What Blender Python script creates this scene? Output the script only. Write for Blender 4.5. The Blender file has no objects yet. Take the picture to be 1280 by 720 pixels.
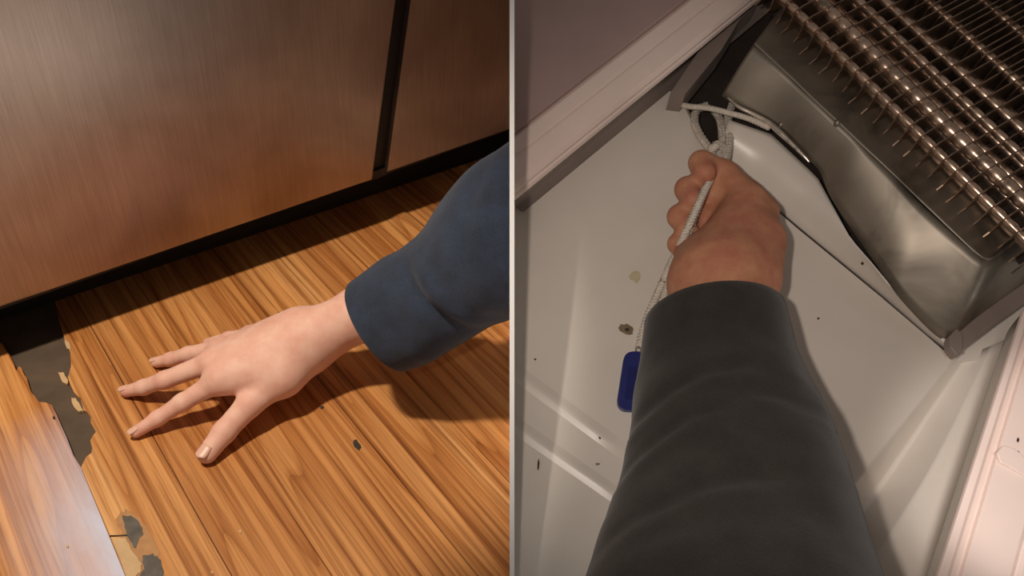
import bpy, bmesh, math, random
import numpy as np
from mathutils import Vector, Matrix, noise as mnoise

random.seed(7)
rng = np.random.default_rng(7)
scene = bpy.context.scene
COL = scene.collection

# ------------------------------------------------------------------ camera
F = 1000.0                                   # focal length in pixels of the 1280x720 frame
def cam_dir(px, py):
    return Vector(((px - 640.0) / F, (py - 360.0) / F, 1.0))
PLANK_C = cam_dir(-418, -531)                # direction in which the floor boards run
DOOR_C = cam_dir(300 + 1700, 285 - 0.342 * 1700)   # direction of the refrigerator front
UP_C = PLANK_C.cross(DOOR_C).normalized()
if UP_C.y > 0: UP_C = -UP_C
XW = (Vector((1, 0, 0)) - UP_C * UP_C.x).normalized()
YW = UP_C.cross(XW)
M3 = Matrix((XW, YW, UP_C))                  # camera axes (right, down, forward) -> world
H = -UP_C.dot(cam_dir(300, 470) * 0.78)      # camera height above the wooden floor
CAM = Vector((0, 0, H))
def ray(px, py): return M3 @ cam_dir(px, py)
def PZ(px, py, z): return CAM + ray(px, py) * z              # point at depth z
def PH(px, py, h):                                           # point at height h over the floor
    r = ray(px, py); return CAM + r * ((h - H) / r.z)
def PP(px, py, p0, n):                                       # point on a plane
    r = ray(px, py); return CAM + r * ((p0 - CAM).dot(n) / r.dot(n))
NR = M3 @ Vector((0.0, -0.42, -0.9075)).normalized()         # floor normal of the freezer liner
OR = PZ(960, 360, 0.74)
def RF(px, py, h=0.0): return PP(px, py, OR + NR * h, NR)

cd = bpy.data.cameras.new('camera'); cam = bpy.data.objects.new('camera', cd); COL.objects.link(cam)
cd.sensor_width = 36.0; cd.lens = 36.0 * F / 1280.0; cd.clip_start = 0.01
cx = M3 @ Vector((1, 0, 0)); cy = M3 @ Vector((0, -1, 0)); cz = M3 @ Vector((0, 0, -1))
cam.matrix_world = Matrix(((cx.x, cy.x, cz.x, CAM.x), (cx.y, cy.y, cz.y, CAM.y), (cx.z, cy.z, cz.z, CAM.z), (0, 0, 0, 1)))
scene.camera = cam

# ------------------------------------------------------------------ light
w = bpy.data.worlds.new('world'); scene.world = w; w.use_nodes = True
w.node_tree.nodes['Background'].inputs[0].default_value = (1.0, 0.86, 0.76, 1)
w.node_tree.nodes['Background'].inputs[1].default_value = 0.145
DW = (M3 @ DOOR_C); DW.z = 0; DW.normalize()                 # along the refrigerator front, to the right
DN = Vector((DW.y, -DW.x, 0))                                # away from the front, to the viewer
if DN.dot(CAM - PH(300, 300, 0)) < 0: DN = -DN
def spot(name, loc, target, power, col, angle, blend, radius):
    ld = bpy.data.lights.new(name, 'SPOT'); ld.energy = power; ld.color = col
    ld.spot_size = math.radians(angle); ld.spot_blend = blend; ld.shadow_soft_size = radius
    o = bpy.data.objects.new(name, ld); COL.objects.link(o); o.location = loc
    o.rotation_euler = (target - loc).to_track_quat('-Z', 'Y').to_euler()
    return o
F0 = PH(300, 470, 0)
spot('kitchen_downlight', F0 + Vector((0, 0, 1.55)) - DW * 0.40 + DN * 0.06, PH(258, 448, 0), 92.0, (1.0, 0.88, 0.74), 25.5, 0.12, 0.05)
spot('phone_light', CAM + M3 @ Vector((-0.048, -0.030, 0.0)), RF(1010, 350, 0), 8.7, (1.0, 0.87, 0.77), 60, 0.9, 0.008)
# added fill spot, unseen off to the right, brightens the lower right trim
spot('trim_fill', RF(1420, 560, 0.30), RF(1285, 600, 0.04), 2.0, (1.0, 0.90, 0.84), 46, 0.7, 0.02)
# added area light, unseen, brightens the upper left of the steel door
DOORP = PH(60, 435, 0); dq = ray(20, 90); hitp = PP(20, 90, DOORP, DN); rdir = (dq - DN * (2 * dq.dot(DN))).normalized()
al = bpy.data.lights.new('door_fill', 'AREA'); al.shape = 'RECTANGLE'; al.size = 0.9; al.size_y = 1.1; al.energy = 1.3; al.color = (1.0, 0.93, 0.86); al.spread = math.radians(70)
ao = bpy.data.objects.new('door_fill', al); COL.objects.link(ao); ao.location = hitp + rdir * 1.7
ao.rotation_euler = (hitp - ao.location).to_track_quat('-Z', 'Y').to_euler()
scene.view_settings.view_transform = 'Standard'
scene.view_settings.look = 'None'
scene.view_settings.exposure = 0.0
scene.view_settings.gamma = 1.0
scene.view_settings.use_curve_mapping = False

# ------------------------------------------------------------------ materials
def srgb(r, g, b):
    f = lambda c: (c / 255 / 12.92) if c / 255 <= 0.04045 else ((c / 255 + 0.055) / 1.055) ** 2.4
    return (f(r), f(g), f(b), 1.0)
class NT:
    def __init__(s, name):
        s.m = bpy.data.materials.new(name); s.m.use_nodes = True; s.t = s.m.node_tree
        s.b = s.t.nodes['Principled BSDF']
    def n(s, kind, **kw):
        o = s.t.nodes.new(kind)
        for k, v in kw.items():
            if k in o.inputs.keys(): o.inputs[k].default_value = v
            else: setattr(o, k, v)
        return o
    def l(s, a, b): s.t.links.new(a, b)
    def ramp(s, fac, stops):
        r = s.t.nodes.new('ShaderNodeValToRGB'); e = r.color_ramp.elements
        while len(e) < len(stops): e.new(0.5)
        for i, (p, c) in enumerate(stops): e[i].position = p; e[i].color = c
        s.l(fac, r.inputs[0]); return r.outputs[0]
    def mix(s, fac, a, b, mode='MIX'):
        m = s.t.nodes.new('ShaderNodeMix'); m.data_type = 'RGBA'; m.blend_type = mode
        for v, i in ((fac, 0), (a, 6), (b, 7)):
            if isinstance(v, (int, float)): m.inputs[i].default_value = v
            elif isinstance(v, tuple): m.inputs[i].default_value = v
            else: s.l(v, m.inputs[i])
        return m.outputs[2]
    def bump(s, h, strength, dist=0.001):
        b = s.n('ShaderNodeBump', Strength=strength, Distance=dist); s.l(h, b.inputs['Height']); s.l(b.outputs[0], s.b.inputs['Normal'])
    def pos(s, scale=(1, 1, 1), rot=(0, 0, 0)):
        g = s.n('ShaderNodeNewGeometry'); m = s.n('ShaderNodeMapping'); m.inputs['Scale'].default_value = scale
        r = s.n('ShaderNodeMapping'); r.inputs['Rotation'].default_value = rot
        s.l(g.outputs['Position'], r.inputs[0]); s.l(r.outputs[0], m.inputs[0]); return m.outputs[0]
    def noise(s, vec, scale, detail=3, rough=0.5, dist=0.0):
        n = s.n('ShaderNodeTexNoise', Scale=scale, Detail=detail, Roughness=rough, Distortion=dist); s.l(vec, n.inputs['Vector']); return n.outputs[0]
    def math(s, op, a, b=0.0):
        m = s.n('ShaderNodeMath', operation=op)
        for i, v in enumerate((a, b)):
            if isinstance(v, (int, float)): m.inputs[i].default_value = v
            else: s.l(v, m.inputs[i])
        return m.outputs[0]

def simple(name, c, rough=0.5, metal=0.0, var=0.12, scale=40.0, bump=0.0, spec=0.5, c2=None):
    t = NT(name); v = t.pos()
    n = t.noise(v, scale, 4, 0.6)
    c2 = c2 or tuple(x * (1 - 2 * var) for x in c[:3]) + (1,)
    t.l(t.ramp(n, [(0.3, c2), (0.7, c)]), t.b.inputs['Base Color'])
    t.b.inputs['Roughness'].default_value = rough; t.b.inputs['Metallic'].default_value = metal
    t.b.inputs['Specular IOR Level'].default_value = spec
    if bump: t.bump(t.noise(v, scale * 4, 3), bump, 0.0006)
    return t.m

UW = M3 @ PLANK_C; UW.z = 0; UW.normalize()                  # along the boards, away from the viewer
VW = Vector((-UW.y, UW.x, 0))
if VW.dot(DW) < 0: VW = -VW
PANG = math.atan2(UW.y, UW.x)

def wood(name, shift):
    t = NT(name)
    g = t.n('ShaderNodeNewGeometry')
    r = t.n('ShaderNodeMapping'); r.inputs['Rotation'].default_value = (0, 0, -PANG)   # x along the board
    t.l(g.outputs['Position'], r.inputs[0])
    oi = t.n('ShaderNodeObjectInfo')
    off = t.n('ShaderNodeVectorMath', operation='SCALE'); off.inputs[0].default_value = (3.1, 1.7, 5.0); t.l(oi.outputs['Random'], off.inputs['Scale'])
    add = t.n('ShaderNodeVectorMath', operation='ADD'); t.l(r.outputs[0], add.inputs[0]); t.l(off.outputs[0], add.inputs[1])
    def sc(x, y):
        m = t.n('ShaderNodeMapping'); m.inputs['Scale'].default_value = (x, y, 1); t.l(add.outputs[0], m.inputs[0]); return m.outputs[0]
    broad = t.noise(sc(1.0, 17), 1.0, 3, 0.55, 0.3)          # wide colour bands
    ringn = t.noise(sc(0.62, 14), 1.0, 1.8, 0.45, 0.12)
    ring = t.math('FRACT', t.math('MULTIPLY', ringn, 17.0))  # growth rings, running into cathedrals
    streak = t.noise(sc(2.2, 190), 1.0, 4, 0.62, 0.15)
    fine = t.noise(sc(9, 420), 1.0, 3, 0.6)
    pore = t.noise(sc(22, 700), 1.0, 2, 0.5)
    col = t.ramp(broad, [(0.26, srgb(176, 118, 70)), (0.42, srgb(198, 144, 90)), (0.58, srgb(212, 160, 104)), (0.75, srgb(228, 184, 130))])
    ln = t.ramp(ring, [(0.0, (0.60, 0.46, 0.33, 1)), (0.09, (0.78, 0.66, 0.53, 1)), (0.45, (1, 1, 1, 1)), (0.9, (1.04, 1.03, 1.0, 1)), (1.0, (0.80, 0.70, 0.56, 1))])
    col = t.mix(0.9, col, ln, 'MULTIPLY')
    st = t.ramp(streak, [(0.30, (0.40, 0.28, 0.18, 1)), (0.40, (0.72, 0.62, 0.5, 1)), (0.50, (1, 1, 1, 1)), (0.72, (1.2, 1.18, 1.12, 1))])
    col = t.mix(0.95, col, st, 'MULTIPLY')
    fi = t.ramp(fine, [(0.34, (0.74, 0.66, 0.56, 1)), (0.5, (1, 1, 1, 1)), (0.75, (1.08, 1.07, 1.05, 1))])
    col = t.mix(0.6, col, fi, 'MULTIPLY')
    po = t.ramp(pore, [(0.3, (0.5, 0.4, 0.3, 1)), (0.4, (1, 1, 1, 1))])
    col = t.mix(0.4, col, po, 'MULTIPLY')
    tint = t.ramp(oi.outputs['Random'], [(0.0, (0.90, 0.80, 0.68, 1)), (0.35, (1.0, 0.98, 0.95, 1)), (0.7, (0.98, 0.88, 0.76, 1)), (1.0, (1.1, 1.08, 1.04, 1))])
    col = t.mix(1.0, col, tint, 'MULTIPLY')
    col = t.mix(1.0, col, shift, 'MULTIPLY')
    t.l(col, t.b.inputs['Base Color'])
    t.l(t.ramp(broad, [(0.3, (0.34,) * 3 + (1,)), (0.7, (0.44,) * 3 + (1,))]), t.b.inputs['Roughness'])
    t.bump(t.math('ADD', fine, pore), 0.10, 0.0006)
    return t, add, col
wood_t, _, _ = wood('oak_vinyl', (0.92, 0.89, 0.86, 1)); WOOD = wood_t.m
# left board: same wood with a blue-white window reflection painted along its right edge
ws, _, wcol = wood('oak_with_sheen', (1.0, 0.97, 0.92, 1))
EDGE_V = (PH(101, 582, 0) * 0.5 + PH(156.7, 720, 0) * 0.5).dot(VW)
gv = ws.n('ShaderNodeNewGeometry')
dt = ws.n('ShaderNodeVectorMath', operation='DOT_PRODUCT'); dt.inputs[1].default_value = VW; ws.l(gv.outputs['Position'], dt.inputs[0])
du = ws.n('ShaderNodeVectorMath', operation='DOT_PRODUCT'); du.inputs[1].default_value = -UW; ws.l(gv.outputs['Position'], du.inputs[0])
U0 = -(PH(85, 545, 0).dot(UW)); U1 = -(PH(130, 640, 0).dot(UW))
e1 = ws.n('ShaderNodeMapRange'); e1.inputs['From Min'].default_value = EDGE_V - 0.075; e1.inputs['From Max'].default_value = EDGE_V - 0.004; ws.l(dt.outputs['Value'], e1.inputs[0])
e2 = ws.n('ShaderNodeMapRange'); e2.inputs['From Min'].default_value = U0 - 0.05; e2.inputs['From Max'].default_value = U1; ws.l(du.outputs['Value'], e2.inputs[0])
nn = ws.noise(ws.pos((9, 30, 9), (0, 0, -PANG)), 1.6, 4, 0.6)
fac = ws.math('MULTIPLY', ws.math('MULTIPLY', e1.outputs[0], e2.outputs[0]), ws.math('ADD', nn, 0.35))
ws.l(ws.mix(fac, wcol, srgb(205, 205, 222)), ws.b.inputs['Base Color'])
SHEEN_OAK = ws.m

SUB = simple('old_subfloor', srgb(92, 74, 56), 0.75, 0, 0.2, 30, 0.4)
FLAKE = simple('torn_backing', srgb(206, 170, 124), 0.7, 0, 0.1, 60, 0.2)
GREYB = simple('bare_grey_patch', srgb(104, 96, 86), 0.7, 0, 0.25, 70, 0.3)
SMEAR = simple('grey_smear', srgb(186, 136, 86), 0.55, 0, 0.18, 50, 0.2)
def steel():
    t = NT('brushed_brown_steel')
    v = t.pos((1, 1, 0.02))
    n = t.noise(v, 900, 3, 0.6)
    sm = t.noise(t.pos(), 7, 3, 0.55, 0.3)
    c = t.ramp(sm, [(0.3, srgb(160, 142, 130)), (0.7, srgb(200, 182, 168))])
    st = t.ramp(n, [(0.3, (0.86, 0.84, 0.82, 1)), (0.7, (1.05, 1.05, 1.05, 1))])
    t.l(t.mix(1.0, c, st, 'MULTIPLY'), t.b.inputs['Base Color'])
    t.b.inputs['Metallic'].default_value = 1.0
    t.l(t.ramp(sm, [(0.3, (0.36,) * 3 + (1,)), (0.7, (0.48,) * 3 + (1,))]), t.b.inputs['Roughness'])
    t.b.inputs['Anisotropic'].default_value = 0.5
    t.bump(n, 0.06, 0.0004)
    return t.m
STEEL = steel()
BLACK = simple('black_plastic', srgb(22, 18, 16), 0.5, 0, 0.2, 40)
def skin(name, base, red):
    t = NT(name); v = t.pos()
    n = t.noise(v, 55, 4, 0.6); n2 = t.noise(v, 420, 3, 0.6)
    t.l(t.ramp(n, [(0.3, red), (0.68, base)]), t.b.inputs['Base Color'])
    t.b.inputs['Roughness'].default_value = 0.6; t.b.inputs['Specular IOR Level'].default_value = 0.35
    t.b.inputs['Subsurface Weight'].default_value = 0.12
    t.b.inputs['Subsurface Radius'].default_value = (0.008, 0.003, 0.0015)
    t.b.inputs['Subsurface Scale'].default_value = 0.6
    t.bump(t.math('ADD', t.math('MULTIPLY', n2, 0.5), n), 0.22, 0.0012)
    return t.m
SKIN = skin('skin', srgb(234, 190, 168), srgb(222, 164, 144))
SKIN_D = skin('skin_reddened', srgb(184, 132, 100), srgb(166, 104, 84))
NAIL = simple('fingernail', srgb(232, 184, 160), 0.35, 0, 0.05, 80)
def cloth(name, c, c2):
    t = NT(name); v = t.pos()
    n = t.noise(v, 45, 4, 0.6); f = t.noise(v, 900, 2, 0.6)
    col = t.ramp(n, [(0.3, c2), (0.7, c)])
    t.l(t.mix(0.5, col, t.ramp(f, [(0.3, (0.6, 0.6, 0.6, 1)), (0.7, (1.25, 1.25, 1.25, 1))]), 'MULTIPLY'), t.b.inputs['Base Color'])
    t.b.inputs['Roughness'].default_value = 0.92; t.b.inputs['Specular IOR Level'].default_value = 0.15
    t.b.inputs['Sheen Weight'].default_value = 0.15
    t.bump(f, 0.35, 0.0008)
    return t.m
NAVY = cloth('navy_knit', srgb(56, 66, 84), srgb(48, 54, 66))
CHAR = cloth('charcoal_knit', srgb(50, 47, 43), srgb(40, 38, 35))
LINER = simple('white_liner', srgb(214, 206, 196), 0.32, 0, 0.05, 9, 0.0)
TRIM = simple('pinkish_white_plastic', srgb(236, 216, 207), 0.42, 0, 0.04, 14)
PANEL = simple('mauve_panel', srgb(176, 150, 146), 0.5, 0, 0.06, 14)
GREYP = simple('grey_plastic', srgb(140, 126, 118), 0.5, 0, 0.1, 20)
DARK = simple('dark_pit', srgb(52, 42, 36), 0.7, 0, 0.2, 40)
def alu(name, c, rough, sc):
    t = NT(name); v = t.pos()
    n = t.noise(v, sc, 4, 0.6, 0.6)
    t.l(t.ramp(n, [(0.32, tuple(x * 0.5 for x in c[:3]) + (1,)), (0.5, c), (0.7, tuple(min(1, x * 1.15) for x in c[:3]) + (1,))]), t.b.inputs['Base Color'])
    t.b.inputs['Metallic'].default_value = 0.92; t.b.inputs['Roughness'].default_value = rough
    t.bump(n, 0.15, 0.001)
    return t.m
SHEET = alu('blotchy_sheet_metal', srgb(150, 142, 130), 0.5, 13)  # dark blotches in the colour stand in for reflections on the tray
BRIGHT = alu('bright_bent_metal', srgb(236, 226, 214), 0.25, 60)
FIN = alu('fin_aluminium', srgb(150, 126, 108), 0.45, 70)
TUBE = alu('tube_aluminium', srgb(205, 180, 160), 0.3, 60)
ROPE = simple('white_cord', srgb(214, 204, 190), 0.8, 0, 0.12, 300, 0.3)
BLUE = simple('blue_plastic', srgb(24, 34, 104), 0.4, 0, 0.1, 60)
BORDERW = simple('white_border_paint', srgb(250, 250, 248), 0.6, 0, 0.01, 20)
SPECK = simple('dark_debris', srgb(58, 48, 40), 0.8, 0, 0.2, 200)
STAIN = simple('brown_stain', srgb(128, 112, 84), 0.6, 0, 0.2, 150)
YSTAIN = simple('yellow_stain', srgb(196, 184, 150), 0.5, 0, 0.1, 150)

# ------------------------------------------------------------------ object helpers
WORLD_LOC = {}
def finish(o, parent, origin):
    p = WORLD_LOC.get(parent.name, Vector()) if parent else Vector()
    o.parent = parent; o.location = origin - p; WORLD_LOC[o.name] = origin
    return o
def obj(name, verts, faces, mat, parent=None, smooth=False, kind=None, label=None):
    verts = [Vector(v) for v in verts]
    lo = Vector((min(v.x for v in verts), min(v.y for v in verts), min(v.z for v in verts)))
    hi = Vector((max(v.x for v in verts), max(v.y for v in verts), max(v.z for v in verts)))
    org = (lo + hi) / 2; org.z = lo.z
    me = bpy.data.meshes.new(name); me.from_pydata([v - org for v in verts], [], faces); me.validate(); me.update()
    if smooth: me.polygons.foreach_set('use_smooth', [True] * len(me.polygons))
    me.materials.append(mat)
    o = bpy.data.objects.new(name, me); COL.objects.link(o)
    if kind: o['kind'] = kind
    if label: o['label'] = label
    return finish(o, parent, org)
def thing(name, label, cat, loc, group=None):
    o = bpy.data.objects.new(name, None); COL.objects.link(o); o.empty_display_size = 0.02
    o['label'] = label; o['category'] = cat
    if group: o['group'] = group
    return finish(o, None, Vector(loc))
def tag(o, label, cat, group=None):
    o['label'] = label; o['category'] = cat
    if group: o['group'] = group
    return o
def recalc(o):
    bm = bmesh.new(); bm.from_mesh(o.data); bmesh.ops.recalc_face_normals(bm, faces=bm.faces); bm.to_mesh(o.data); bm.free()
def bev(o, w, seg=2, ang=0.6):
    m = o.modifiers.new('bevel', 'BEVEL'); m.width = w; m.segments = seg; m.limit_method = 'ANGLE'; m.angle_limit = ang; return o
def slab(name, top, down, mat, parent=None, **kw):
    """closed solid from an outline (ordered points) and a vector to its other face"""
    n = len(top); vs = [Vector(p) for p in top] + [Vector(p) + down for p in top]
    fs = [list(range(n)), list(range(2 * n - 1, n - 1, -1))] + [[i, n + i, n + (i + 1) % n, (i + 1) % n] for i in range(n)]
    o = obj(name, vs, fs, mat, parent, **kw)
    bm = bmesh.new(); bm.from_mesh(o.data)
    bmesh.ops.triangulate(bm, faces=[f for f in bm.faces if len(f.verts) > 4])
    bmesh.ops.recalc_face_normals(bm, faces=bm.faces); bm.to_mesh(o.data); bm.free()
    return o
def grid(name, rows, mat, parent=None, close_u=False, caps=False, smooth=True, thick=0.0, **kw):
    nr, nc = len(rows), len(rows[0]); vs = [p for r in rows for p in r]; fs = []
    for i in range(nr - 1):
        for j in range(nc if close_u else nc - 1):
            k = (j + 1) % nc
            fs.append([i * nc + j, i * nc + k, (i + 1) * nc + k, (i + 1) * nc + j])
    if caps: fs += [list(range(nc))[::-1], [(nr - 1) * nc + j for j in range(nc)]]
    o = obj(name, vs, fs, mat, parent, smooth=smooth, **kw); recalc(o)
    if thick:
        m = o.modifiers.new('thickness', 'SOLIDIFY'); m.thickness = thick; m.offset = -1
    return o
def catmull(pts, n):
    pts = [Vector(p) for p in pts]; P = [pts[0] * 2 - pts[1]] + pts + [pts[-1] * 2 - pts[-2]]; out = []
    for i in range(1, len(P) - 2):
        for k in range(n):
            t = k / n; a, b, c, d = P[i - 1], P[i], P[i + 1], P[i + 2]
            out.append(0.5 * ((2 * b) + (c - a) * t + (2 * a - 5 * b + 4 * c - d) * t * t + (3 * b - a - 3 * c + d) * t ** 3))
    out.append(pts[-1]); return out
def resample(pts, n):
    pts = [Vector(p) for p in pts]; L = [0]
    for a, b in zip(pts, pts[1:]): L.append(L[-1] + (b - a).length)
    out = []; j = 0
    for i in range(n):
        s = L[-1] * i / (n - 1)
        while j < len(L) - 2 and L[j + 1] < s: j += 1
        out.append(pts[j].lerp(pts[j + 1], (s - L[j]) / max(1e-9, L[j + 1] - L[j])))
    return out
def tube_data(path, rad, sides=8, V=None, Fc=None):
    V = [] if V is None else V; Fc = [] if Fc is None else Fc
    base = len(V); n = len(path); up = Vector((0.31, 0.52, 0.79))
    for i, p in enumerate(path):
        t = (path[min(i + 1, n - 1)] - path[max(i - 1, 0)]).normalized()
        a = t.cross(up).normalized(); b = t.cross(a)
        r = rad[i] if isinstance(rad, (list, tuple)) else rad
        for k in range(sides):
            an = 2 * math.pi * k / sides; V.append(p + a * (r * math.cos(an)) + b * (r * math.sin(an)))
    for i in range(n - 1):
        for k in range(sides):
            q = (k + 1) % sides; Fc.append([base + i * sides + k, base + i * sides + q, base + (i + 1) * sides + q, base + (i + 1) * sides + k])
    Fc.append([base + k for k in range(sides)][::-1]); Fc.append([base + (n - 1) * sides + k for k in range(sides)])
    return V, Fc
def tube(name, path, rad, mat, parent=None, sides=8, **kw):
    V, Fc = tube_data(path, rad, sides); return obj(name, V, Fc, mat, parent, smooth=True, **kw)
def rope(name, path, rad, mat, parent=None, pitch=0.009, strands=3, n=90, **kw):
    path = resample(path, n); V, Fc = [], []; up = Vector((0.31, 0.52, 0.79)); s = 0
    ph = []
    for i in range(n):
        if i: s += (path[i] - path[i - 1]).length
        ph.append(s / pitch * 2 * math.pi)
    for q in range(strands):
        sp = []
        for i, p in enumerate(path):
            t = (path[min(i + 1, n - 1)] - path[max(i - 1, 0)]).normalized(); a = t.cross(up).normalized(); b = t.cross(a)
            an = ph[i] + q * 2 * math.pi / strands
            sp.append(p + a * (rad * 0.55 * math.cos(an)) + b * (rad * 0.55 * math.sin(an)))
        tube_data(sp, rad * 0.6, 6, V, Fc)
    return obj(name, V, Fc, mat, parent, smooth=True, **kw)

# ---- organic solids: smooth union of tapered capsules, meshed with surface nets
def sd_cone(P, a, b, r1, r2):
    a = np.array(a); b = np.array(b); ab = b - a; L2 = ab @ ab
    t = np.clip(((P - a) @ ab) / L2, 0, 1)
    d = np.linalg.norm(P - (a + t[..., None] * ab), axis=-1)
    return d - (r1 + (r2 - r1) * t)
def smin(a, b, k):
    h = np.maximum(k - np.abs(a - b), 0) / k
    return np.minimum(a, b) - h * h * k * 0.25
def surface_nets(fun, lo, hi, res):
    ax = [np.arange(l, h_ + res, res) for l, h_ in zip(lo, hi)]
    G = np.stack(np.meshgrid(*ax, indexing='ij'), -1); S = fun(G)
    n = np.array(S.shape) - 1
    ins = S < 0
    cor = [(i, j, k) for i in (0, 1) for j in (0, 1) for k in (0, 1)]
    sl = lambda c: tuple(slice(c[d], c[d] + n[d]) for d in range(3))
    cnt = sum(ins[sl(c)].astype(int) for c in cor)
    act = (cnt > 0) & (cnt < 8); idx = -np.ones(act.shape, int); cells = np.argwhere(act); idx[act] = np.arange(len(cells))
    acc = np.zeros((len(cells), 3)); num = np.zeros(len(cells))
    for a in cor:
        for d in range(3):
            if a[d] == 0:
                b = list(a); b[d] = 1
                va = S[sl(a)][act]; vb = S[sl(b)][act]; m = (va < 0) != (vb < 0)
                t = np.where(m, va / np.where(m, va - vb, 1), 0)
                p = np.tile(np.array(a, float), (len(cells), 1)); p[:, d] = t
                acc[m] += p[m]; num[m] += 1
    V = (cells + acc / num[:, None]) * res + np.array(lo)
    faces = []
    for d in range(3):
        e1, e2 = [(1, 2), (2, 0), (0, 1)][d]
        s0 = [slice(1, -1)] * 3; s0[d] = slice(0, -1); s1 = list(s0); s1[d] = slice(1, None)
        A = ins[tuple(s0)]; B = ins[tuple(s1)]
        for sgn, msk in ((1, A & ~B), (-1, ~A & B)):
            e = np.argwhere(msk); off = np.ones(3, int); off[d] = 0; e = e + off
            q = []
            for (u, v) in ((-1, -1), (0, -1), (0, 0), (-1, 0)):
                c = e.copy(); c[:, e1] += u; c[:, e2] += v; q.append(idx[c[:, 0], c[:, 1], c[:, 2]])
            q = np.stack(q, 1); faces.append(q if sgn > 0 else q[:, ::-1])
    return V, np.concatenate(faces)
def organic(name, chains, mat, parent, res=0.0013, extra=None):
    """chains: (list of (Vector, radius), blend)"""
    pts = np.array([list(p) for ch, k in chains for p, r in ch]); rm = max(r for ch, k in chains for p, r in ch) + 0.012
    lo_ = pts.min(0) - rm
    def fun(G):
        S = np.full(G.shape[:3], 0.05)
        for ch, k in chains:
            q = np.array([list(p) for p, r in ch]); m = max(r for p, r in ch) + k + 0.004
            i0 = np.maximum(((q.min(0) - m - lo_) / res).astype(int), 0); i1 = ((q.max(0) + m - lo_) / res).astype(int) + 2
            sl_ = tuple(slice(a, b) for a, b in zip(i0, i1)); g = G[sl_]; c = None
            for (a, ra), (b, rb) in zip(ch, ch[1:]):
                d = sd_cone(g, a, b, ra, rb); c = d if c is None else smin(c, d, 0.004)
            S[sl_] = smin(S[sl_], c, k)
        return S
    V, Q = surface_nets(fun, pts.min(0) - rm, pts.max(0) + rm, res)
    return obj(name, [tuple(v) for v in V], Q.tolist(), mat, parent, smooth=True)

# ================================================================== DIVIDER
dz0, dz1 = 0.585, 1.5
t_ = 0.0030 * dz0
n_c = M3 @ Vector((1, 0, 0))
dv = []
for z, ys in ((dz0, (-0.60, 0.52)), (dz1, (-0.60, 0.52))):
    for y in ys: dv.append(CAM + M3 @ Vector((-t_, y * z / 1.0 if z < 1 else y * 1.0, z)))
quad = [dv[0], dv[1], dv[3], dv[2]]
slab('border_divider', quad, n_c * (2 * t_), BORDERW, kind='structure')  # added slab drawing the white border line between the halves; no real wall

# ================================================================== LEFT: WOODEN FLOOR
def cut(o, side):
    """trim a mesh at the border divider's face"""
    bm = bmesh.new(); bm.from_mesh(o.data); org = WORLD_LOC[o.name]
    p = CAM + n_c * (side * t_) - org
    r = bmesh.ops.bisect_plane(bm, geom=bm.verts[:] + bm.edges[:] + bm.faces[:], plane_co=p, plane_no=n_c * side, clear_inner=True, clear_outer=False)
    ed = [e for e in r['geom_cut'] if isinstance(e, bmesh.types.BMEdge)]
    if ed: bmesh.ops.holes_fill(bm, edges=ed)
    bm.to_mesh(o.data); bm.free(); return o
def uv(px, py):
    p = PH(px, py, 0); return p.dot(UW), p.dot(VW)
def UVP(u, v, h=0.0): return UW * u + VW * v + Vector((0, 0, h))
u_far = uv(300, 200)[0] + 0.25; u_near = uv(300, 720)[0] - 0.55
v_edge = uv(130, 650)[1]
floor = slab('floor', [UVP(u_near, v_edge - 0.75, -0.003), UVP(u_far + .3, v_edge - 0.75, -0.003), UVP(u_far + .3, v_edge + 1.6, -0.003), UVP(u_near, v_edge + 1.6, -0.003)], Vector((0, 0, -0.02)), SUB, kind='structure')
cut(floor, -1)
TH = Vector((0, 0, -0.0028))
seams = [uv(290, 720)[1], uv(415, 720)[1], uv(597, 720)[1]]
wdt = (seams[2] - seams[0]) / 2
# board with the torn left edge, beside the hole
torn = [(69, 376), (73, 399), (81, 425), (84, 433), (88.5, 440), (89.6, 457), (85, 471), (88, 480), (92.7, 490), (97, 495), (100, 499), (104, 513), (109, 515), (113.5, 521), (114, 528), (119.8, 540), (116, 545), (113.5, 551), (115, 560), (114.6, 566), (108, 571), (102, 581)]
jag = []
for i, (x, y) in enumerate(torn):
    jag.append(PH(x + random.uniform(-.7, .7), y + random.uniform(-.7, .7), 0))
edge = [PH(101.5, 584, 0), PH(157.5, 721, 0)]; ed = (edge[1] - edge[0]).normalized()
outline = [UVP(u_far, jag[0].dot(VW) - 0.02)] + jag + [edge[0], edge[0] + ed * ((u_near - edge[0].dot(UW)) / ed.dot(UW)), UVP(u_near, seams[0] - 0.0004), UVP(u_far, seams[0] - 0.0004)]
slab('plank', outline, TH, WOOD, floor)
# board lapping over on the left
rag = [(-6, 424), (3, 430), (12, 444), (17.7, 455), (20, 464), (23, 458), (26, 459), (30, 468), (33, 472), (37, 485), (39.6, 491), (44, 496), (49, 502.5), (57, 503), (64.6, 506), (71, 519), (77, 533), (83, 546), (91.7, 569), (101, 584), (157, 721)]
rp = [PH(x, y, 0.0022) for x, y in rag]
ed2 = (rp[-1] - rp[-2]).normalized()
endp = rp[-1] + ed2 * ((u_near - rp[-1].dot(UW)) / ed2.dot(UW))
bl = slab('plank', [UVP(u_far, rp[0].dot(VW) - 0.05, 0.0022)] + rp + [endp, UVP(u_near, v_edge - 0.19, 0.0022), UVP(u_far, v_edge - 0.19, 0.0022)], Vector((0, 0, -0.005)), SHEEN_OAK, floor, label='lifted board with pale sheen painted along its edge')
for k in range(6):
    v0 = v_edge - 0.191 - k * 0.1
    slab('plank', [UVP(u_near, v0 - 0.0992), UVP(u_far, v0 - 0.0992), UVP(u_far, v0), UVP(u_near, v0)], TH, WOOD, floor)
v0 = seams[0]; k = 0
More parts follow.
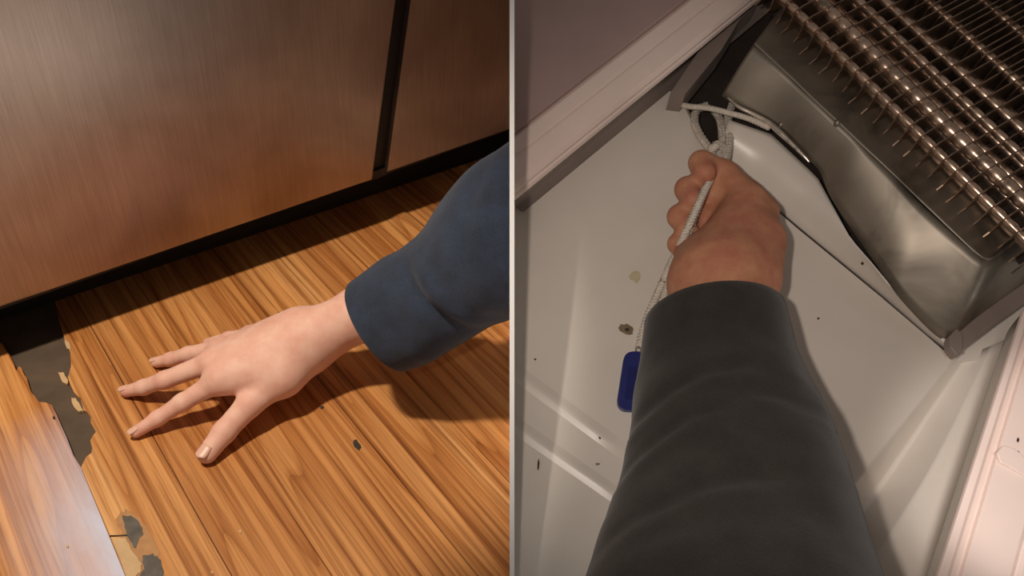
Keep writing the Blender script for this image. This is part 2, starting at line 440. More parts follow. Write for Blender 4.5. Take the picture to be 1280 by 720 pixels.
while v0 < v_edge + 1.5:
    v1 = seams[k + 1] if k < 2 else v0 + wdt
    o = slab('plank', [UVP(u_near, v0 + 0.0003), UVP(u_far, v0 + 0.0003), UVP(u_far, v1 - 0.0003), UVP(u_near, v1 - 0.0003)], TH, WOOD, floor)
    cut(o, -1)
    if len(o.data.vertices) < 4:
        bpy.data.objects.remove(o); break
    v0 = v1; k += 1
# torn flakes, bare patches and debris on the boards
def blob_px(pts, jit=0.6, sub=3):
    q = []
    n = len(pts)
    for i in range(n):
        a, b = pts[i], pts[(i + 1) % n]
        for k in range(sub):
            t = k / sub; q.append((a[0] + (b[0] - a[0]) * t + random.uniform(-jit, jit), a[1] + (b[1] - a[1]) * t + random.uniform(-jit, jit)))
    return q
def patch(name, pts, h, th, mat, parent, jit=0.6, sub=3, **kw):
    return slab(name, [PH(x, y, h) for x, y in blob_px(pts, jit, sub)], Vector((0, 0, -th)), mat, parent, **kw)
patch('torn_flake', [(73, 465), (79, 466), (85, 474), (84, 480), (78, 477)], 0.0006, 0.003, FLAKE, floor)
patch('torn_flake', [(89, 497), (95, 498), (100, 505), (104, 513), (97, 514), (91, 506)], 0.0006, 0.003, FLAKE, floor)
patch('torn_flake', [(80, 424), (86, 428), (89, 437), (84, 436)], 0.0010, 0.001, FLAKE, floor)
patch('grey_smear', [(146, 648), (156, 636), (172, 646), (188, 664), (198, 690), (209, 726), (170, 726), (156, 690)], 0.00025, 0.0004, SMEAR, floor, 2.0, 5)
patch('bare_patch', [(152, 645), (163, 644), (174, 652), (180, 668), (174, 672), (170, 686), (163, 676), (157, 664)], 0.0005, 0.0005, GREYB, floor, 1.2, 4)
patch('bare_patch', [(178, 694), (190, 692), (202, 700), (206, 726), (170, 726), (180, 712)], 0.0005, 0.0005, GREYB, floor, 1.2, 4)
patch('torn_flake', [(141, 673), (157, 672), (166, 690), (177, 704), (176, 714), (164, 726), (160, 726)], 0.0007, 0.0006, FLAKE, floor, 0.8, 4)
patch('crack', [(137, 669), (150, 668.6), (159, 668), (159, 669.6), (150, 670), (137, 670.6)], 0.0008, 0.0006, SPECK, floor, 0.2, 2)
for pts in ([(441, 551), (446, 549), (452, 559), (449, 563), (443, 558)], [(400, 508), (404, 507), (405, 510), (401, 511)], [(346, 391), (350, 390), (351, 394), (347, 394)], [(66, 520), (69, 521), (69, 525), (66, 524)]):
    patch('dark_mark', pts, 0.0024 if pts[0][0] < 80 else 0.0005, 0.0005, SPECK, floor, 0.5, 3)
for x, y in ((300, 664), (265, 715), (84, 683), (113, 356)):
    patch('paint_fleck', [(x - 1, y - 2), (x + 1.5, y - 1), (x + 1, y + 2), (x - 1.5, y + 1)], 0.0032 if x < 100 else 0.0008, 0.0006, FLAKE, floor, 0.3, 2)

# ================================================================== LEFT: REFRIGERATOR FRONT
B0 = PH(81, 427, 0); B1 = PH(550, 259, 0)
dl = (B1 - B0).normalized(); nd = Vector((dl.y, -dl.x, 0))
if nd.dot(CAM - B0) < 0: nd = -nd
def DP(px, py): return PP(px, py, B0, nd)
fr = thing('refrigerator', 'brown-tinted brushed steel two-door refrigerator front standing on the wood floor', 'refrigerator', B0 - nd * 0.3)
def door(bl_, br_, tr_, tl_):
    q = [DP(*bl_), DP(*br_), DP(*tr_), DP(*tl_)]
    for lo, hi in ((0, 3), (1, 2)):
        d = q[hi] - q[lo]; q[hi] = q[lo] + d * ((0.95 - q[lo].z) / d.z)
    o = slab('door', q, -nd * 0.05, STEEL, fr); return o
d1 = door((-170, 443), (466, 225), (495.5, 0), (-170, 0)); bev(d1, 0.0025, 3)
d2 = door((484, 214.5), (700, 139), (700, 0), (513.5, 0)); cut(d2, -1); bev(d2, 0.0025, 3)
K0 = PH(113, 362, 0); K1 = PH(600, 199, 0); kd = (K1 - K0).normalized(); kn = Vector((kd.y, -kd.x, 0))
if kn.dot(nd) < 0: kn = -kn
ka = K0 - kd * 0.4; kb = K1 + kd * 0.5
o = slab('kick_plate', [ka + Vector((0, 0, 0.0002)), kb + Vector((0, 0, 0.0002)), kb + Vector((0, 0, 0.12)), ka + Vector((0, 0, 0.12))], -kn * 0.02, BLACK, fr); cut(o, -1)
ba = B0 - dl * 0.4 - nd * 0.052; bb = B1 + dl * 0.4 - nd * 0.052
o = slab('cabinet_body', [ba + Vector((0, 0, 0.11)), bb + Vector((0, 0, 0.11)), bb + Vector((0, 0, 0.95)), ba + Vector((0, 0, 0.95))], -nd * 0.3, BLACK, fr); cut(o, -1)
o = slab('seam_gasket', [DP(462, 232) - nd * 0.008, DP(488, 222) - nd * 0.008, DP(519, 0) - nd * 0.008, DP(490, 0) - nd * 0.008], -nd * 0.03, BLACK, fr)
# dark seal running along the doors' lower edge and in the seam
hb = DP(200, 316.5).z
sa = DP(-60, 404) - nd * 0.004; sb = DP(690, 142) - nd * 0.004
o = slab('door_seal', [sa + Vector((0, 0, -0.006)), sb + Vector((0, 0, -0.006)), sb + Vector((0, 0, 0.003)), sa + Vector((0, 0, 0.003))], -nd * 0.04, BLACK, fr); cut(o, -1)

# ================================================================== LEFT: ARM AND HAND
p1 = thing('person', 'bare hand with spread fingers pressing the wood floor, arm in navy sleeve', 'person', PH(300, 470, 0))
def J(x, y, h, r): return (PH(x, y, h), r)
W1 = J(388, 424, 0.056, 0.0235)
fingers = {
 'index': [J(277, 474, 0.044, 0.0108), J(228, 503, 0.026, 0.0084), J(197, 523, 0.014, 0.0072), J(170, 540, 0.0066, 0.0056)],
 'middle': [J(266, 452, 0.046, 0.0108), J(206, 475, 0.028, 0.0086), J(180, 484, 0.015, 0.0075), J(158, 489, 0.0068, 0.0060)],
 'ring': [J(277, 436, 0.042, 0.0102), J(236, 443, 0.025, 0.0080), J(214, 449, 0.014, 0.0070), J(196, 453, 0.0062, 0.0056)],
 'pinky': [J(314, 420, 0.038, 0.0095), J(286, 423, 0.024, 0.0070), J(260, 429, 0.0075, 0.0056)],
 'thumb': [J(352, 470, 0.040, 0.0165), J(312, 505, 0.030, 0.0118), J(280, 540, 0.017, 0.0102), J(259, 567, 0.0092, 0.0088)],
}
ch = [([J(545, 352, 0.118, 0.030), J(452, 392, 0.080, 0.0262), W1], 0.02)]
ch.append(([W1, J(300, 455, 0.047, 0.0135), ], 0.02))
for f in ('index', 'middle', 'ring', 'pinky'):
    m = fingers[f][0]
    ch.append(([J(372, 428 + {'index': 8, 'middle': 2, 'ring': -6, 'pinky': -12}[f], 0.052, 0.018), (m[0], m[1] * 0.98)], 0.020))
ch.append(([J(376, 436, 0.050, 0.020), fingers['thumb'][0]], 0.018))
ch.append(([fingers['thumb'][0], fingers['index'][0]], 0.016))
for f in ('index', 'middle', 'ring', 'pinky', 'thumb'):
    fingers[f] = [(p, r * (0.93 if f != 'thumb' else 0.97)) for p, r in fingers[f]]
    ch.append((fingers[f], 0.006))
organic('hand', ch, SKIN, p1, 0.0013)
def nail(ch_, up, wid, ln, parent, mat=NAIL, back=0.4):
    (a, ra), (b, rb) = ch_[-2], ch_[-1]; d = (b - a).normalized(); u = (up - d * up.dot(d)).normalized(); s = d.cross(u)
    rows = []
    for i in range(7):
        t = i / 6; row = []
        for j in range(7):
            x = (j / 6 - 0.5) * 2; taper = math.sqrt(max(0.05, 1 - (2 * t - 1) ** 4)) if t > 0.5 else (0.82 + 0.18 * t * 2)
            an = x * wid * taper; r = rb + 0.0003
            row.append(b + d * (ln * (t - back)) + (u * math.cos(an) + s * math.sin(an)) * (r + (ra - rb) * (1 - t) * 0.25))
        rows.append(row)
    return grid('fingernail', rows, mat, parent, thick=0.0005)
nail(fingers['thumb'], Vector((0, 0, 1)) - DW * 0.55 + (CAM - PH(258, 566, 0)).normalized() * 0.3, 0.75, 0.0125, p1)
nail(fingers['middle'], Vector((0, 0, 1)), 0.75, 0.010, p1)
nail(fingers['index'], Vector((0, 0, 1)), 0.75, 0.010, p1)
nail(fingers['ring'], Vector((0, 0, 1)), 0.75, 0.009, p1)

def sleeve(name, secs, mat, parent, folds, nseg=44, ncirc=56, lip=0.006):
    C = []; A = []; B = []
    for (e0, e1, z0, z1, b) in secs:
        a, c = PZ(*e0, z0), PZ(*e1, z1); C.append((a + c) / 2); A.append((c - a) / 2); B.append(b)
    C_ = catmull(C, 8); A_ = catmull(A, 8); B_ = [v.x for v in catmull([Vector((b, 0, 0)) for b in B], 8)]
    n = len(C_); rows = []
    for i in range(n):
        ax = (C_[min(i + 1, n - 1)] - C_[max(i - 1, 0)]).normalized()
        a = A_[i]; bdir = ax.cross(a).normalized(); s = i / (n - 1); row = []
        for j in range(ncirc):
            th = 2 * math.pi * j / ncirc
            p = a * math.cos(th) + bdir * (B_[i] * math.sin(th))
            q = C_[i] + p
            d = folds(s, th, q)
            row.append(q + p.normalized() * d)
        rows.append(row)
    inner = [[C_[0] + (p - C_[0]) * k + (C_[1] - C_[0]).normalized() * e for p in rows[0]] for k, e in ((0.90, 0.02), (0.93, 0.004), (0.965, -0.0008), (0.99, -0.0006))]
    return grid(name, inner + rows, mat, parent, close_u=True)
zc = (PH(476, 406, 0.088) - CAM).dot(M3 @ Vector((0, 0, 1)))
def crease(x, wd):
    return -math.exp(-(x / wd) ** 2) + 0.55 * math.exp(-((x - 1.9 * wd) / (1.3 * wd)) ** 2)
def win(th, c, wd):
    d = (th - c + math.pi) % (2 * math.pi) - math.pi
    return math.exp(-(d / wd) ** 2)
def fold1(s, th, q):
    d = 0.0065 * mnoise.noise(q * 11) + 0.0028 * mnoise.noise(q * 24) + 0.0008 * mnoise.noise(q * 60)
    for c in (1.57, 4.71):
        d += 0.0050 * crease(s - 0.45 - 0.10 * (((th - c + math.pi) % (2 * math.pi)) - math.pi), 0.030) * win(th, c + 0.2, 0.8)
        d += 0.0035 * crease(s - 0.72 + 0.09 * (((th - c + math.pi) % (2 * math.pi)) - math.pi), 0.028) * win(th, c - 0.4, 0.7)
    return d * min(1.0, 0.3 + s * 3)
s1 = sleeve('sleeve', [((437, 352), (513, 461), zc - 0.01, zc + 0.0, 0.040), ((480, 322), (540, 452), zc - 0.02, zc - 0.012, 0.044), ((527, 292), (571, 435), zc - 0.034, zc - 0.027, 0.048), ((563, 248), (612, 414), zc - 0.052, zc - 0.042, 0.052), ((610, 203), (664, 394), zc - 0.07, zc - 0.06, 0.056), ((680, 150), (740, 360), zc - 0.085, zc - 0.08, 0.06)], NAVY, p1, fold1)
print('zc', zc, 'door bottom', hb, 'H', H)
cut(s1, -1)
for ob in p1.children:
    if ob.name.startswith('hand'): cut(ob, -1)

# ================================================================== RIGHT: FREEZER INTERIOR
fz = thing('freezer', 'white freezer interior liner with pinkish trim ledges, right of the divider', 'freezer', RF(960, 500, -0.01))
floor_px = [(643, 247), (735, 175), (815, 108), (838, 114), (853, 128), (864, 152), (880, 184), (900, 206), (928, 226.5), (998, 286.5), (1098, 368.5), (1158.5, 420), (1191, 448), (1085, 580), (975, 720), (840, 900), (643, 900)]
lf = slab('liner_floor', [RF(*p) for p in floor_px], NR * -0.012, LINER, fz); cut(lf, 1)
# faint moulded ridges in the liner floor
for a, b in (((640, 462), (790, 572)), ((640, 529), (800, 640))):
    rows = []
    for k in range(24):
        t = k / 23; x = a[0] + (b[0] - a[0]) * t; y = a[1] + (b[1] - a[1]) * t
        f = 1 if t < 0.7 else (1 - t) / 0.3
        rows.append([RF(x - 5, y + 9, 0.0), RF(x - 2, y + 3, 0.0011 * f), RF(x, y, 0.0016 * f), RF(x + 2, y - 3, 0.0011 * f), RF(x + 5, y - 9, 0.0)])
    cut(grid('moulded_ridge', rows, LINER, fz), 1)
# groove added by the tray corner, its slopes shaped to imitate streaks of light
slab('liner_corner', [RF(*p, -0.003) for p in ((1186, 452), (1222, 450), (1262, 430), (1310, 400), (1310, 330), (1192, 420))], NR * -0.004, LINER, fz)
gl = [[((1193, 447), 0), ((1210, 443), -.006), ((1224, 438), -.004), ((1240, 432), 0), ((1256, 424), 0)],
      [((1085, 580), 0), ((1122, 577), -.030), ((1150, 578), -.012), ((1168, 579), 0), ((1207, 580), 0)],
      [((975, 720), 0), ((1020, 722), -.030), ((1056, 722), -.012), ((1080, 722), 0), ((1160, 722), 0)],
      [((840, 900), 0), ((900, 900), -.030), ((950, 900), -.012), ((980, 900), 0), ((1102, 900), 0)]]
cols = [catmull([RF(*r[c][0], r[c][1]) for r in gl], 10) for c in range(5)]
rows = []
for k in range(len(cols[0])):
    rr_ = []
    for c in range(4):
        for m in range(5):
            s_ = m / 5; e_ = s_ * s_ * (3 - 2 * s_) * 0.35 + s_ * 0.65
            rr_.append(cols[c][k].lerp(cols[c + 1][k], e_))
    rows.append(rr_ + [cols[4][k]])
grid('added_streak_groove', rows, LINER, fz, thick=0.002)
# cove rising to the lower right trim
rows = []
cov = [((1195, 445), (1214, 440), (1228, 436), (1240, 432)), ((1225, 425), (1236, 424), (1246, 422), (1252, 420)), ((1262, 405), (1268, 404), (1276, 402), (1282, 398))]
def lerp2(a, b, t): return (a[0] + (b[0] - a[0]) * t, a[1] + (b[1] - a[1]) * t)
base_a, base_b = (1262, 405), (1100, 900)
top_a, top_b = (1290, 370), (1132, 860)
for k in range(22):
    t = k / 21; r = []
    for m in range(9):
        s = m / 8
        pa = RF(*lerp2((1255, 425), (1100, 900), t), 0.0); pb = RF(*lerp2((1283, 385), (1117, 900), t), 0.045)
        flat = pa.lerp(pb, s); sag = math.sin(math.pi * s) * 0.008
        r.append(flat - NR * sag)
    rows.append(r)
grid('liner_cove', rows, LINER, fz, thick=0.002)
# lower right trim: lofted profile along the ledge
prof = [((1276, 392), (1112, 900), 0.030), ((1277, 388), (1112, 892), 0.047), ((1281, 386), (1117, 890), 0.050), ((1287, 388), (1130, 892), 0.050), ((1289, 390), (1134, 893), 0.046), ((1294, 396), (1144, 896), 0.045), ((1298, 396), (1150, 897), 0.049), ((1345, 420), (1212, 905), 0.050), ((1349, 421), (1217, 906), 0.0475), ((1356, 424), (1224, 908), 0.050), ((1460, 470), (1330, 930), 0.050), ((1460, 470), (1330, 930), 0.02)]
rows = []
for k in range(20):
    t = k / 19
    rows.append([RF(*lerp2(a, b, t), h) for a, b, h in prof])
o = grid('trim_ledge', rows, TRIM, fz, smooth=False, thick=0.002); bev(o, 0.0012, 2, 0.3)
o = slab('ledge_clip', [RF(*p, 0.0515) for p in ((1246, 566), (1254, 556), (1268, 560), (1276, 566), (1290, 580), (1282, 596), (1262, 584), (1250, 578))], NR * -0.004, TRIM, fz); bev(o, 0.001, 2)
# upper left trim ledge and side panel
up = [((640, 170), (936, -60), 0.040), ((640, 172), (939, -60), 0.0545), ((640, 177), (944, -60), 0.0575), ((640, 196), (966, -60), 0.0570), ((640, 199), (969, -60), 0.0555), ((640, 203), (973, -60), 0.0570), ((640, 233), (1004, -60), 0.0570), ((640, 240), (1011, -60), 0.0540), ((640, 243), (1014, -60), 0.0505), ((640, 247), (1017, -60), 0.0495), ((640, 251), (1020, -60), 0.0465), ((640, 251), (1020, -60), 0.012)]
rows = []
for k in range(24):
    t = k / 23
    rows.append([RF(*lerp2(a, b, t), h) for a, b, h in up])
o = grid('trim_ledge', rows, TRIM, fz, smooth=False, thick=0.0015); cut(o, 1); bev(o, 0.0008, 2, 0.3)
o = slab('side_panel', [RF(*p, 0.062) for p in ((640, -160), (640, 167), (740, 89), (853, 1), (930, -60), (1060, -160))], NR * -0.02, PANEL, fz); cut(o, 1); bev(o, 0.001, 2)
# liner wall under the ledge, drain pit
rows = []
for k in range(16):
    t = k / 15; a = lerp2((640, 251), (1016, -60), t)
    rows.append([RF(*a, 0.046), RF(a[0] + 3, a[1] + 5, 0.02), RF(a[0] + 6, a[1] + 8, 0.004), RF(a[0] + 16, a[1] + 16, -0.001)])
cut(grid('liner_wall', rows, GREYP, fz, thick=0.0015), 1)
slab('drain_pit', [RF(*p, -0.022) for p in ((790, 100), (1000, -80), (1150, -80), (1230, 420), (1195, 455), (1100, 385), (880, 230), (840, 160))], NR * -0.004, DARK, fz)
rows = []
pit_edge = [(815, 108), (838, 114), (853, 128), (864, 152), (880, 184), (902, 204), (930, 224)]
rows = [[RF(x, y, 0.0), RF(x + 1.5, y - 1.5, -0.002), RF(x + 3, y - 2, -0.012), RF(x + 3, y - 2, -0.022)] for x, y in pit_edge]
grid('drain_rim', rows, LINER, fz)
slab('corner_bracket', [RF(*p, 0.028) for p in ((838, 116), (872, 66), (912, 20), (935, -2), (946, 4), (925, 24), (902, 62), (856, 118))], NR * -0.03, GREYP, fz)
# sloping white ledge between liner floor and the drip tray
low = [(893, 200), (930, 224), (1000, 284), (1050, 325), (1100, 366), (1160, 418), (1195, 445)]
top = [(912, 150), (965, 168), (1022, 222), (1062, 296), (1106, 352), (1162, 414), (1194, 440)]
lo3 = resample([RF(*p, 0.0) for p in low], 30); hi3 = resample([RF(*p, 0.026 if i < 5 else 0.012) for i, p in enumerate(top)], 30)
rows = []
for a, b in zip(lo3, hi3):
    r = [a - NR * 0.003, a + NR * 0.0005]
    for m in range(1, 9):
        s = m / 8; r.append(a.lerp(b, s) + NR * (math.sin(math.pi * s) * 0.007))
    rows.append(r)
grid('liner_ledge', rows, LINER, fz, thick=0.0015)
# stains and specks on the liner
def lpatch(name, x, y, rx, ry, mat, h=0.0005, n=14, rot=0.0):
    pts = []
    for k in range(n):
        an = 2 * math.pi * k / n; r = random.uniform(0.7, 1.1); a, b = rx * math.cos(an) * r, ry * math.sin(an) * r
        pts.append(RF(x + a * math.cos(rot) - b * math.sin(rot), y + a * math.sin(rot) + b * math.cos(rot), h))
    slab(name, pts, NR * -0.0006, mat, fz)
lpatch('stain', 783, 411, 10, 6.5, STAIN, 0.0003, rot=0.4); lpatch('speck', 784, 412, 3, 2.5, SPECK, 0.0008)
lpatch('stain', 795, 345, 8, 9, YSTAIN, 0.0002); lpatch('speck', 750, 546, 2.2, 3, SPECK, 0.001)
lpatch('speck', 673, 581, 1.3, 8, SPECK, 0.0006, rot=0.1); lpatch('speck', 669, 449, 1.3, 1.3, SPECK, 0.0006)
lpatch('speck', 1078, 329, 1.8, 2, SPECK, 0.024); lpatch('speck', 1023, 398, 1.5, 1.5, SPECK, 0.0006)
lpatch('speck', 747, 580, 3, 1.5, STAIN, 0.0006); lpatch('speck', 1273, 550, 1.5, 3, SPECK, 0.0512); lpatch('speck', 1273, 566, 1.5, 3, SPECK, 0.0512)

# ================================================================== RIGHT: DRIP TRAY
dtj = thing('drip_tray', 'blotchy bent sheet metal drip tray running diagonally under the coil', 'tray', RF(1080, 250, 0.0))
botl = [(902, 119), (921, 133), (960, 153), (991, 180), (1010, 199), (1025, 215), (1040, 250), (1075, 300), (1111, 355), (1133, 383), (1167, 417), (1186, 428), (1196, 423), (1212, 408), (1240, 388), (1300, 346)]
both = [0.030, 0.031, 0.032, 0.032, 0.032, 0.031, 0.030, 0.029, 0.026, 0.022, 0.016, 0.013, 0.013, 0.014, 0.014, 0.014]
rid = [(942, 55), (958, 70), (985, 95), (1015, 124), (1045, 152), (1066, 172), (1085, 190), (1115, 218), (1145, 247), (1165, 266), (1192, 292), (1218, 316), (1234, 325), (1250, 316), (1266, 302), (1310, 266)]
N = 60
bb_ = resample([RF(*p, h) for p, h in zip(botl, both)], 200); 
def multi(polyA, polyB, n):
    A = catmull(polyA, 6); Bq = catmull(polyB, 6); return A, Bq
A_, B_ = multi([RF(*p, h) for p, h in zip(botl, both)], [RF(*p, 0.072) for p in rid], N)
rows = []
for i, (a, b) in enumerate(zip(A_, B_)):
    r = []
    for m in range(9):
        s = m / 8; p = a.lerp(b, s) + NR * (math.sin(math.pi * s) * 0.004)
        p += NR * 0.0018 * mnoise.noise(p * 22)
        r.append(p)
    rows.append(r)
o = grid('tray_face', rows, SHEET, dtj, thick=0.0009)
# top flange from the ridge back under the coil
fl = [(968, 20), (985, 38), (1012, 64), (1042, 93), (1072, 121), (1095, 143), (1115, 161), (1147, 190), (1178, 219), (1200, 240), (1225, 264), (1250, 286), (1266, 292), (1280, 284), (1294, 270), (1330, 240)]
C_ = catmull([RF(*p, 0.068) for p in fl], 6)
rows = [[b, b.lerp(c, 0.03) + NR * 0.0012, b.lerp(c, 0.08) + NR * 0.0006, b.lerp(c, 0.5), c, c + (c - b) * 1.4 - NR * 0.004] for b, c in zip(B_, C_)]
grid('top_flange', rows, SHEET, dtj, thick=0.0009)
# curled bright lip on the torn lower edge
lip = catmull([RF(*p, h) for p, h in (((904, 116), 0.030), ((921, 132), 0.0325), ((940, 142), 0.0335), ((960, 153), 0.0345), ((973, 164), 0.0345), ((991, 181), 0.0345), ((1003, 193), 0.034), ((1012, 203), 0.033))], 6)
nl = len(lip); tube('curled_lip', lip, [0.0008 + 0.0022 * math.sin(math.pi * min(1, i / (nl - 1))) * (0.85 + 0.12 * math.sin(i * 0.35)) for i in range(nl)], BRIGHT, dtj, 10)
o = slab('end_flange', [RF(*p, 0.020) for p in ((1192, 411), (1236, 381), (1310, 330), (1310, 358), (1240, 409), (1204, 437))], NR * -0.006, GREYP, dtj); bev(o, 0.001, 2)
o = slab('end_tab', [RF(*p, 0.024) for p in ((1187, 420), (1196, 410), (1204, 418), (1204, 440), (1196, 444), (1188, 434))], NR * -0.012, GREYP, dtj); bev(o, 0.001, 2)
for x, y, t in ((960, 101, .5), (1046, 154, 1), (976, 156, .1)):
    lpv = []
    hh = 0.072 if t == 1 else (0.056 if t == .5 else 0.036)
    c = RF(x, y, hh)
    ex = (RF(x + 5, y, hh) - c); ey = (RF(x, y + 5, hh) - c)
    rows = [[c + (ex * math.cos(a) + ey * math.sin(a)) * r + NR * z for a in [2 * math.pi * k / 12 for k in range(12)]] for r, z in ((0.7, -0.002), (0.7, 0.002), (0.5, 0.0034), (0.05, 0.004))]
    grid('rivet', rows, SHEET, dtj, close_u=True)

# ================================================================== RIGHT: EVAPORATOR COIL
e0 = RF(979, 0, 0.088); e1 = RF(1254, 275, 0.088)
EX = (e1 - e0).normalized(); EY = NR.cross(EX).normalized()
if EY.dot(RF(1100, 0, 0.088) - e0) < 0: EY = -EY
ev = thing('evaporator_coil', 'finned aluminium evaporator coil with rows of tubes above the drip tray', 'coil', e1 - NR * 0.03)
LEN = (e1 - e0).length; sp_ = LEN / 20.5
def EP(a, b, c): return e1 - EX * a + EY * b + NR * c
x_lo, x_hi = -0.035, LEN + 0.10
rowsY = [(0.0, 0.002, 0.0040), (0.024, 0.004, 0.0064), (0.047, -0.010, 0.0042), (0.068, -0.014, 0.0046), (0.090, -0.006, 0.0046), (0.118, 0.0, 0.0046), (0.142, -0.016, 0.0046), (0.166, -0.002, 0.0048), (0.196, -0.014, 0.0046), (0.226, 0.004, 0.0056), (0.26, -0.01, 0.0046), (0.30, 0.0, 0.0046), (0.34, -0.012, 0.0046)]
rowsY += [(0.012, -0.016, 0.0040), (0.036, -0.018, 0.0042), (0.058, 0.003, 0.0040), (0.080, 0.002, 0.0042), (0.104, -0.016, 0.0042), (0.130, -0.012, 0.0042)]
for y, c, r in rowsY:
    nb = int((x_hi - x_lo) / sp_ * 6)
    pth = [EP(x_lo + k * sp_ / 6, y, c) for k in range(nb + 1)]
    tube('coil_tube', pth, [r * (0.84 + 0.22 * abs(math.sin(math.pi * (k * sp_ / 6 - 0.006) / sp_)) ** 0.7) for k in range(nb + 1)], TUBE, ev, 10)
for y0, y1 in ((0, 1), (2, 3), (4, 5), (7, 8)):
    (ya, ca, ra), (yb, cb, rb) = rowsY[y0], rowsY[y1]
    pth = [EP(x_lo - 0.014 * math.sin(math.pi * k / 14), ya + (yb - ya) * (1 - math.cos(math.pi * k / 14)) / 2, ca + (cb - ca) * k / 14) for k in range(15)]
    tube('return_bend', pth, min(ra, rb), TUBE, ev, 10)
def fin_mesh(y0, y1, lo, hi, hook):
    prof = [(y0 - 0.006, lo + 0.008), (y0 - 0.009 - hook, lo + 0.003), (y0 - 0.004 - hook * 0.4, lo), (y0 + 0.006, lo), (y1, lo), (y1, hi), (y0 + 0.002, hi), (y0 - 0.006, hi - 0.003)]
    t = 0.0006; vs = []
    for s in (-t, t):
        for y, c in prof: vs.append(EY * y + NR * c + EX * s)
    n = len(prof)
    fs = [list(range(n))[::-1], list(range(n, 2 * n))] + [[i, (i + 1) % n, n + (i + 1) % n, n + i] for i in range(n)]
    me = bpy.data.meshes.new('fin'); me.from_pydata([tuple(v) for v in vs], [], fs); me.update(); me.materials.append(FIN)
    bm = bmesh.new(); bm.from_mesh(me); bmesh.ops.recalc_face_normals(bm, faces=bm.faces); bm.to_mesh(me); bm.free(); return me
long_m = [fin_mesh(0.0, 0.36, -0.022, 0.0100, h) for h in (0.0, 0.003, 0.006)]
short_m = fin_mesh(0.11, 0.36, -0.022, 0.0100, 0)
nf = int((x_hi - x_lo - 0.01) / sp_)
for k in range(nf):
    for half in (0, 1):
        a = x_lo + 0.006 + (k + 0.5 * half) * sp_
        o = bpy.data.objects.new('fin', short_m if half else random.choice(long_m)); COL.objects.link(o)
        finish(o, ev, EP(a + random.uniform(-.0008, .0008), 0, 0))
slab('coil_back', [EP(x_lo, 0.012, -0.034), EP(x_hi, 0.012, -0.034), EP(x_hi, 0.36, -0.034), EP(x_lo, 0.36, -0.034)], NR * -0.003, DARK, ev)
o = slab('end_plate', [EP(x_lo - 0.002, -0.006, -0.03), EP(x_lo - 0.002, 0.36, -0.03), EP(x_lo - 0.002, 0.36, 0.01), EP(x_lo - 0.002, -0.006, 0.01)], EX * 0.0015, SHEET, ev)

# ================================================================== RIGHT: ARM AND HAND
p2 = thing('person', 'fist pulling a white cord, arm in charcoal sleeve reaching up from below', 'person', RF(900, 300, 0.0))
def Z(x, y, z, r): return (PZ(x, y, z), r)
f2 = {
 'index': [Z(936, 252, 0.692, 0.0145), Z(905, 216, 0.715, 0.0115), Z(877, 204, 0.712, 0.0110), Z(881, 216, 0.700, 0.0100)],
 'middle': [Z(928, 270, 0.700, 0.0145), Z(890, 240, 0.716, 0.0118), Z(860, 237, 0.709, 0.0112), Z(866, 250, 0.697, 0.0098)],
 'ring': [Z(914, 290, 0.700, 0.0140), Z(880, 272, 0.712, 0.0112), Z(850, 271, 0.703, 0.0106), Z(858, 285, 0.693, 0.0092)],
 'pinky': [Z(898, 312, 0.692, 0.0125), Z(872, 304, 0.704, 0.0095), Z(848, 305, 0.696, 0.0088), Z(856, 316, 0.688, 0.0080)],
 'thumb': [Z(952, 300, 0.672, 0.0150), Z(956, 264, 0.694, 0.0115), Z(936, 240, 0.706, 0.0100), Z(912, 222, 0.714, 0.0092)],
}
ch = [([Z(905, 480, 0.575, 0.034), Z(905, 400, 0.620, 0.032), Z(905, 350, 0.648, 0.034)], 0.02)]
ch.append(([Z(905, 350, 0.648, 0.034), Z(922, 305, 0.675, 0.029), Z(930, 275, 0.690, 0.021)], 0.02))
ch.append(([Z(878, 356, 0.655, 0.026), Z(872, 325, 0.680, 0.019)], 0.02))
ch.append(([Z(938, 346, 0.652, 0.022), Z(955, 300, 0.672, 0.017)], 0.02))
for f in ('index', 'middle', 'ring', 'pinky'):
    m = f2[f][0]; ch.append(([Z(908, 340, 0.660, 0.024), m], 0.016))
for f in ('index', 'middle', 'ring', 'pinky', 'thumb'): ch.append((f2[f], 0.006))
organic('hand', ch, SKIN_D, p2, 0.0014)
def fold2(s, th, q):
    d = 0.0050 * mnoise.noise(q * 11) + 0.0022 * mnoise.noise(q * 26) + 0.0008 * mnoise.noise(q * 60)
    for c, a, tc, wd, am, tw in ((0.13, 0.03, 4.2, 0.010, 0.0022, 0.9), (0.27, 0.04, 5.3, 0.013, 0.0040, 0.9), (0.33, -0.03, 4.4, 0.011, 0.0026, 0.7), (0.39, 0.06, 5.6, 0.012, 0.0040, 0.8), (0.45, -0.04, 3.9, 0.012, 0.0026, 0.8), (0.54, 0.05, 5.0, 0.014, 0.0032, 0.8), (0.62, -0.05, 4.3, 0.014, 0.0026, 0.9),
                              (0.27, 0.04, 2.1, 0.013, 0.0040, 0.9), (0.39, 0.06, 2.4, 0.012, 0.0040, 0.8), (0.54, 0.05, 1.8, 0.014, 0.0032, 0.8), (0.33, -0.03, 1.2, 0.011, 0.0026, 0.7)):
        d += 0.6 * am * crease(s - c - a * math.sin(th - tc), wd) * win(th, tc, tw)
    return d * min(1.0, 0.2 + s * 4)
sleeve('sleeve', [((806, 402), (982, 392), .615, .615, 0.042), ((799, 470), (1003, 462), .580, .580, 0.048), ((786, 548), (1036, 535), .540, .540, 0.054), ((763, 625), (1060, 617), .500, .500, 0.058), ((733, 720), (1094, 715), .455, .455, 0.062), ((702, 830), (1135, 830), .405, .405, 0.066), ((670, 960), (1180, 960), .355, .355, 0.068), ((640, 1120), (1230, 1120), .305, .305, 0.068)], CHAR, p2, fold2)

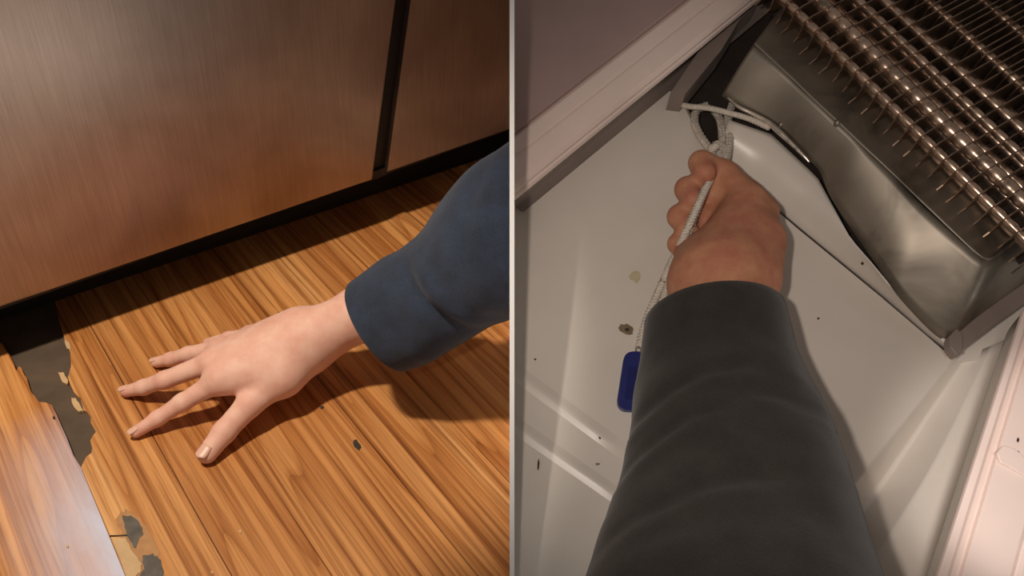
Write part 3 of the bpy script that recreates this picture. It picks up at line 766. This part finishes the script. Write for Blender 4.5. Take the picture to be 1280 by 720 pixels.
# ================================================================== RIGHT: CORD AND TAG
cord = thing('pull_cord', 'white twisted cord looped from the drain through the fist', 'cord', RF(860, 300, 0.0))
def R3(x, y, h): return RF(x, y, h)
main = catmull([R3(799, 434, 0.004), R3(803, 415, 0.005), R3(815, 382, 0.009), R3(834, 340, 0.02), PZ(855, 296, 0.676), PZ(870, 262, 0.680), PZ(880, 240, 0.690), PZ(890, 220, 0.705), PZ(899, 203, 0.722)], 8)
rope('strand', main, 0.0034, ROPE, cord, n=150)
rope('strand', catmull([R3(806, 410, 0.002), R3(818, 392, 0.004), R3(833, 362, 0.012), PZ(850, 318, 0.682), PZ(864, 282, 0.684), PZ(876, 250, 0.690)], 8), 0.0034, ROPE, cord, n=90)
for pts in ([(895, 208, .05), (900, 190, .03), (903, 168, .018), (900, 150, .0), (893, 138, -.012)],
            [(903, 206, .05), (909, 188, .03), (912, 166, .018), (910, 148, .004), (916, 128, -.008)],
            [(893, 203, .045), (886, 186, .024), (874, 168, .010), (868, 152, .0), (871, 138, -.010), (884, 132, -.014)],
            [(843, 128, .004), (862, 133, .012), (885, 135, .020), (910, 141, .026), (935, 148, .030), (962, 160, .030)]):
    rope('loop', catmull([R3(*p) for p in pts], 8), 0.0028 if pts[0][0] < 850 else 0.0042, ROPE, cord, n=70)
kn = [R3(898 + 8 * math.cos(a), 190 + 9 * math.sin(a * 1.0), 0.032 + 0.006 * math.sin(2 * a)) for a in [2 * math.pi * k / 14 for k in range(15)]]
rope('knot', kn, 0.0042, ROPE, cord, n=60)
tg = thing('cord_tag', 'blue oblong plastic tag at the end of the white cord beside charcoal sleeve', 'tag', RF(791, 474, 0.0))
ax0, ax1 = (797, 440), (786, 508)
out = []
c0 = lerp2(ax0, ax1, 0.20); c1 = lerp2(ax0, ax1, 0.86)
for k in range(24):
    an = 2 * math.pi * k / 24; c = c0 if math.sin(an) < 0 else c1
    rr = 15.5
    sq = lambda v: math.copysign(abs(v) ** 0.75, v)
    out.append(RF(c[0] + rr * sq(math.cos(an)), c[1] + rr * sq(math.sin(an)) * 0.95, 0.007))
bev(slab('tag_body', out, NR * -0.006, BLUE, tg), 0.0015, 3)
slab('tag_window', [RF(*p, 0.0074) for p in ((786, 458), (800, 459), (795, 500), (781, 498))], NR * -0.0008, simple('dark_blue_plastic', srgb(20, 27, 90), 0.35, 0, 0.1, 60), tg)
rr = [RF(798 + 3.2 * math.cos(a), 437 + 5 * math.sin(a), 0.005 + 0.002 * math.cos(a)) for a in [2 * math.pi * k / 16 for k in range(17)]]
tube('tag_ring', rr, 0.0008, GREYP, tg, 6)
